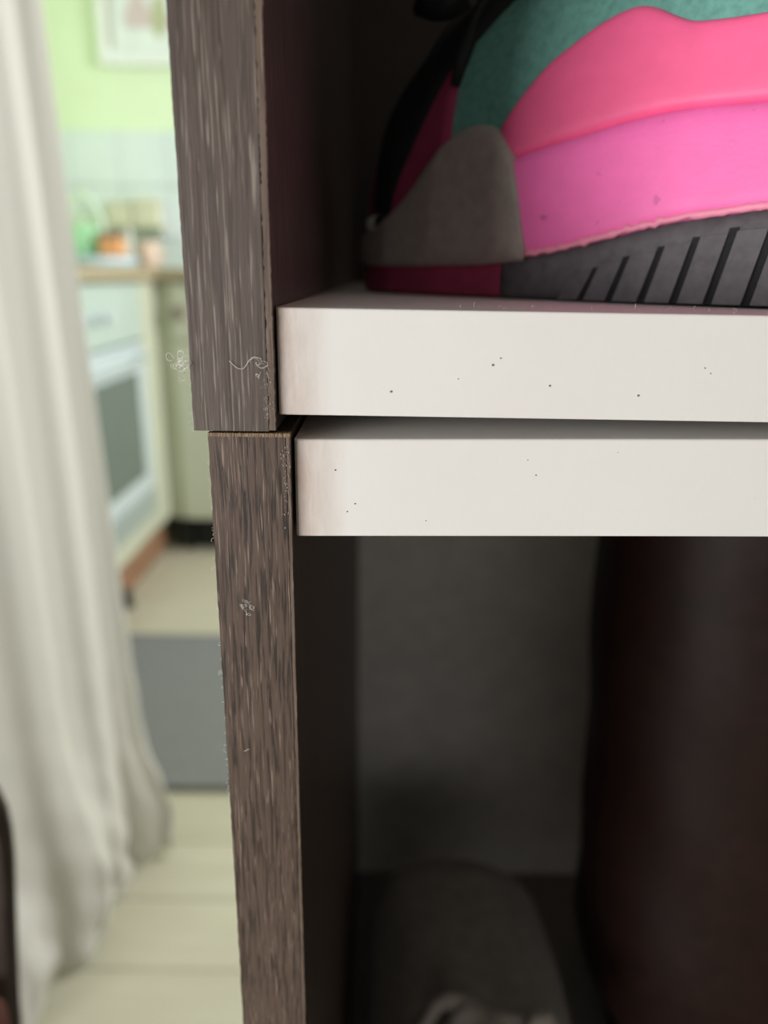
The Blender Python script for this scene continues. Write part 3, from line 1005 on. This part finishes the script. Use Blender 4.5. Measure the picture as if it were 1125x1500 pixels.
cc = empty('corner_cabinet', (-1.0, 2.28, 0), 'narrow cream corner cabinet between the oven and rear cabinet', 'cabinet')
box('body', -1.31, LX, 2.208, 2.94, 0.135, WZ, M['cream_front'], cc, 0.003, 1)
kb = empty('kitchen_cabinet', (-0.35, 2.63, 0), 'cream green kitchen cabinet facing us over a dark toe recess', 'cabinet')
box('body', LX + 0.003, 0.1, 2.352, 2.94, 0.125, WZ, M['cream_front'], kb, 0.003, 1)
box('drawer', LX + 0.05, -0.10, 2.332, 2.351, 0.70, WZ - 0.006, M['cream_front'], kb, 0.003, 1)
box('door', LX + 0.05, -0.10, 2.332, 2.351, 0.128, 0.694, M['cream_front'], kb, 0.003, 1)
mesh_obj('handle', *box_data(LX - 0.005 + 0.06, -0.60, 2.315, 2.333, 0.768, 0.80, 0.004, 2), M['handle'], kb)
box('toe_board', LX + 0.06, 0.1, 2.42, 2.44, 0.0, 0.125, M['black'], kb)
box('foot', LX + 0.02, LX + 0.055, 2.40, 2.44, 0.0, 0.125, M['black'], kb)
pln = box('plinth_board', LX - 0.055, LX - 0.035, 1.60, 2.40, 0.008, 0.134, M['plinth'], None, 0.002, 1)
tag(pln, 'reddish brown plinth board under the oven and corner cabinet', 'plinth')
for yy in (1.93, 1.70):
    o = mesh_obj('furniture_foot', *lathe_data([(0.018, 0.0), (0.020, 0.004), (0.012, 0.01), (0.012, 0.05)], LX - 0.015, yy, 14), M['black'])
    tag(o, 'small dark foot under the oven front, ' + ('behind the curtain edge' if yy > 1.8 else 'hidden behind the curtain'), 'furniture foot')

wl = box('worktop', -1.31, LX + 0.02, 1.60, 2.94, WZ, WZ + 0.034, M['oak'], None, 0.003, 2)
tag(wl, 'oak worktop over the oven along the left wall', 'worktop')
wb = box('worktop', LX + 0.021, 0.12, 2.318, 2.94, WZ, WZ + 0.034, M['oak'], None, 0.003, 2)
tag(wb, 'oak worktop over the rear cream cabinet', 'worktop')

# ------------------------------------------------------------------ things on the worktop
WT = WZ + 0.034
M['mintplastic'] = mat_plain('mint_green_enamel', (0.40, 0.74, 0.47), 0.3, 0.4, 0.05, 20)
M['paleplastic'] = mat_plain('pale_mint', (0.66, 0.80, 0.66), 0.35, 0.4, 0.05, 20)
M['orange'] = mat_plain('orange_plastic', (0.84, 0.42, 0.20), 0.5, 0.3, 0.1, 30)
M['paleblue'] = mat_plain('pale_blue_dish', (0.62, 0.76, 0.86), 0.3)
M['beige'] = mat_plain('beige_card', (0.70, 0.70, 0.56), 0.6)
M['whiteware'] = mat_plain('white_china', (0.82, 0.83, 0.80), 0.3)
M['peach'] = mat_plain('peach_cup', (0.74, 0.58, 0.48), 0.5)
KX, KY = -0.985, 2.60
ket = empty('kettle', (KX, KY, WT + 0.035), 'green kettle with tall pale arched handle on the blue tray', 'kettle')
mesh_obj('body', *lathe_data([(0.055, WT + 0.035), (0.066, WT + 0.042), (0.068, WT + 0.075), (0.055, WT + 0.115), (0.03, WT + 0.13), (0.008, WT + 0.134)], KX, KY, 28), M['mintplastic'], ket, smooth=True)
mesh_obj('handle', *tube_data([(KX + 0.058 * math.cos(a), KY, WT + 0.105 + 0.115 * math.sin(a)) for a in np.linspace(PI, 0, 20)], 0.0115, 10), M['paleplastic'], ket, smooth=True)
mesh_obj('lid_knob', *lathe_data([(0.006, WT + 0.132), (0.012, WT + 0.14), (0.01, WT + 0.152), (0.003, WT + 0.156)], KX, KY, 14), M['paleplastic'], ket, smooth=True)
mesh_obj('spout', *tube_data([(KX - 0.05, KY - 0.03, WT + 0.07), (KX - 0.075, KY - 0.045, WT + 0.10), (KX - 0.088, KY - 0.052, WT + 0.122)], [0.016, 0.012, 0.009], 12), M['mintplastic'], ket, smooth=True)
tray = mesh_obj('tray', *lathe_data([(0.10, WT), (0.118, WT + 0.004), (0.128, WT + 0.030), (0.124, WT + 0.031), (0.114, WT + 0.034), (0.001, WT + 0.0345)], KX + 0.035, KY, 32), M['paleblue'], smooth=True)
tag(tray, 'pale blue round tray under the kettle and orange box', 'tray')
orx, ory = -0.880, 2.550
ob = empty('storage_box', (orx, ory, WT + 0.0345), 'small orange lidded box beside the green kettle', 'box')
vs, fs = box_data(orx - 0.034, orx + 0.034, ory - 0.03, ory + 0.03, WT + 0.0345, WT + 0.092, 0.008, 3)
mesh_obj('body', vs, fs, M['orange'], ob)
box('lid', orx - 0.036, orx + 0.036, ory - 0.032, ory + 0.032, WT + 0.092, WT + 0.108, M['handle'], ob, 0.004, 2)
# pale green round board leaning on the tiles
bx, bz, by = -1.118, 1.13, 2.905
pl = [[(bx + r_ * math.cos(a), by + y_ + (bz + r_ * math.sin(a) - WT) * 0.03, bz + r_ * math.sin(a)) for a in np.linspace(0, 2 * PI, 40, endpoint=False)]
      for r_, y_ in ((0.084, 0.0), (0.095, 0.002), (0.098, 0.008), (0.093, 0.013), (0.068, 0.012))]
M['sage'] = mat_plain('sage_green_board', (0.68, 0.80, 0.68), 0.5, 0.3, 0.04, 8)
PB = mesh_obj('round_tray', *loft_data(pl), M['sage'])
PB.location.z = WT - (bz - 0.098)
tag(PB, 'sage green round tray leaning on the tiles behind the kettle', 'tray')
# wall rail with two beige boxes
rail = empty('spice_shelf', (-0.87, 2.92, 1.055), 'pale narrow spice shelf fixed on the white tiles', 'shelf')
box('board', -1.012, -0.79, 2.86, 2.9395, 1.048, 1.056, M['beige'], rail, 0.001, 1)
for sx in (-1.0, -0.81):
    box('bracket', sx - 0.006, sx + 0.006, 2.88, 2.9395, 1.025, 1.048, M['whiteware'], rail, 0.001, 1)
for i, (x0, wd, h) in enumerate(((-1.0, 0.085, 0.080), (-0.910, 0.095, 0.090))):
    cb = empty('spice_tin', (x0 + wd / 2, 2.90, 1.056), ('left of the two beige tins on the spice shelf', 'right and larger of the two beige tins on the spice shelf')[i], 'tin', 'beige tins on the spice shelf')
    box('body', x0, x0 + wd, 2.865, 2.93, 1.056, 1.056 + h * 0.8, M['beige'], cb, 0.005, 2)
    box('lid', x0 - 0.001, x0 + wd + 0.001, 2.864, 2.931, 1.056 + h * 0.8, 1.056 + h, M['beige'], cb, 0.005, 2)
# white bottle and peach cup
bxx, byy = -0.862, 2.66
bo = empty('bottle', (bxx, byy, WT), 'slim white bottle standing left of the peach cup', 'bottle')
mesh_obj('body', *lathe_data([(0.020, WT), (0.022, WT + 0.004), (0.022, WT + 0.07), (0.010, WT + 0.09), (0.009, WT + 0.105)], bxx, byy, 20), M['whiteware'], bo, smooth=True)
mesh_obj('cap', *lathe_data([(0.0105, WT + 0.104), (0.0105, WT + 0.122), (0.007, WT + 0.124)], bxx, byy, 16), M['whiteware'], bo, smooth=True)
cxx, cyy = -0.80, 2.66
cu = empty('cup', (cxx, cyy, WT), 'peach cup on the worktop right of the white bottle', 'cup')
mesh_obj('body', *lathe_data([(0.028, WT), (0.033, WT + 0.005), (0.036, WT + 0.085), (0.033, WT + 0.085), (0.029, WT + 0.012)], cxx, cyy, 24), M['peach'], cu, smooth=True)
mesh_obj('handle', *tube_data([(cxx + 0.032 + 0.022 * math.sin(a), cyy, WT + 0.045 + 0.024 * math.cos(a)) for a in np.linspace(0, PI, 12)], 0.005, 8), M['peach'], cu, smooth=True)

# ------------------------------------------------------------------ framed picture
M['frame'] = mat_plain('white_frame', (0.84, 0.88, 0.88), 0.4)
M['paper'] = mat_plain('print_paper', (0.76, 0.83, 0.84), 0.6, 0.2, 0.05, 12)
M['ink_a'] = mat_plain('grey_green_ink', (0.50, 0.52, 0.44), 0.7)
M['ink_b'] = mat_plain('pink_grey_ink', (0.64, 0.54, 0.57), 0.7)
M['ink_c'] = mat_plain('olive_ink', (0.47, 0.50, 0.33), 0.7)
pic = empty('framed_picture', (-0.78, 2.955, 1.80), 'white framed print with faint pink and green shapes on the lime wall', 'picture')
X0, X1, Z0, Z1 = -0.998, -0.525, 1.575, 2.18
fr = ([], [])
for (a, b, c, d) in ((X0, X0 + 0.03, Z0, Z1), (X1 - 0.03, X1, Z0, Z1), (X0 + 0.03, X1 - 0.03, Z0, Z0 + 0.03), (X0 + 0.03, X1 - 0.03, Z1 - 0.03, Z1)):
    fr = join(fr, box_data(a, b, 2.925, 2.9549, c, d, 0.002, 1))
mesh_obj('frame', *fr, M['frame'], pic)
pr = box('print', X0 + 0.03, X1 - 0.03, 2.940, 2.945, Z0 + 0.03, Z1 - 0.03, M['paper'], pic)


BL = [2.9396]


def blob(name, pts, mat):
    BL[0] -= 0.0003
    V = [(x, BL[0], z) for x, z in pts] + [(x, 2.9402, z) for x, z in pts]
    k = len(pts)
    o = mesh_obj(name, V, [list(range(k)), list(range(k, 2 * k))[::-1]] + [[i, (i + 1) % k, k + (i + 1) % k, k + i] for i in range(k)], mat)
    o.parent = pr
    o.location = -pic.location


blob('stem', [(-0.972, 1.628), (-0.957, 1.622), (-0.945, 1.64), (-0.940, 1.90), (-0.968, 1.92), (-0.975, 1.75)], M['ink_a'])
blob('cap', [(-0.905, 1.69), (-0.80, 1.69), (-0.80, 1.73), (-0.85, 1.80), (-0.87, 1.80), (-0.905, 1.73)], M['ink_b'])
blob('band', [(-0.80, 1.695), (-0.72, 1.69), (-0.70, 1.72), (-0.80, 1.73)], M['ink_b'])
blob('leaf', [(-0.795, 1.66), (-0.77, 1.67), (-0.755, 1.73), (-0.77, 1.79), (-0.80, 1.78), (-0.815, 1.71)], M['ink_c'])

# ------------------------------------------------------------------ grey mat on the floor
t = NT('grey_woven_mat', 0.95, 0.1)
t.base(t.ramp(t.noise(t.coords((160, 160, 160)), 4), [(0.3, (0.185, 0.19, 0.19)), (0.7, (0.25, 0.255, 0.25))]))
t.bump(t.noise(t.coords((500, 500, 500)), 2), 0.5, 0.003)
M['mat'] = t.m
mt = empty('floor_mat', (-0.1, 1.44, 0), 'grey woven mat on the pale floor between curtain and oven', 'mat')
box('pile', -0.78, 0.40, 1.155, 1.735, 0.0005, 0.010, M['mat'], mt, 0.004, 2)
bd = ([], [])
for (a, b, c, d) in ((-0.79, 0.41, 1.145, 1.158), (-0.79, 0.41, 1.732, 1.745), (-0.79, -0.777, 1.158, 1.732), (0.397, 0.41, 1.158, 1.732)):
    bd = join(bd, box_data(a, b, c, d, 0.0005, 0.0115, 0.003, 2))
mesh_obj('border', *bd, M['mat'], mt)
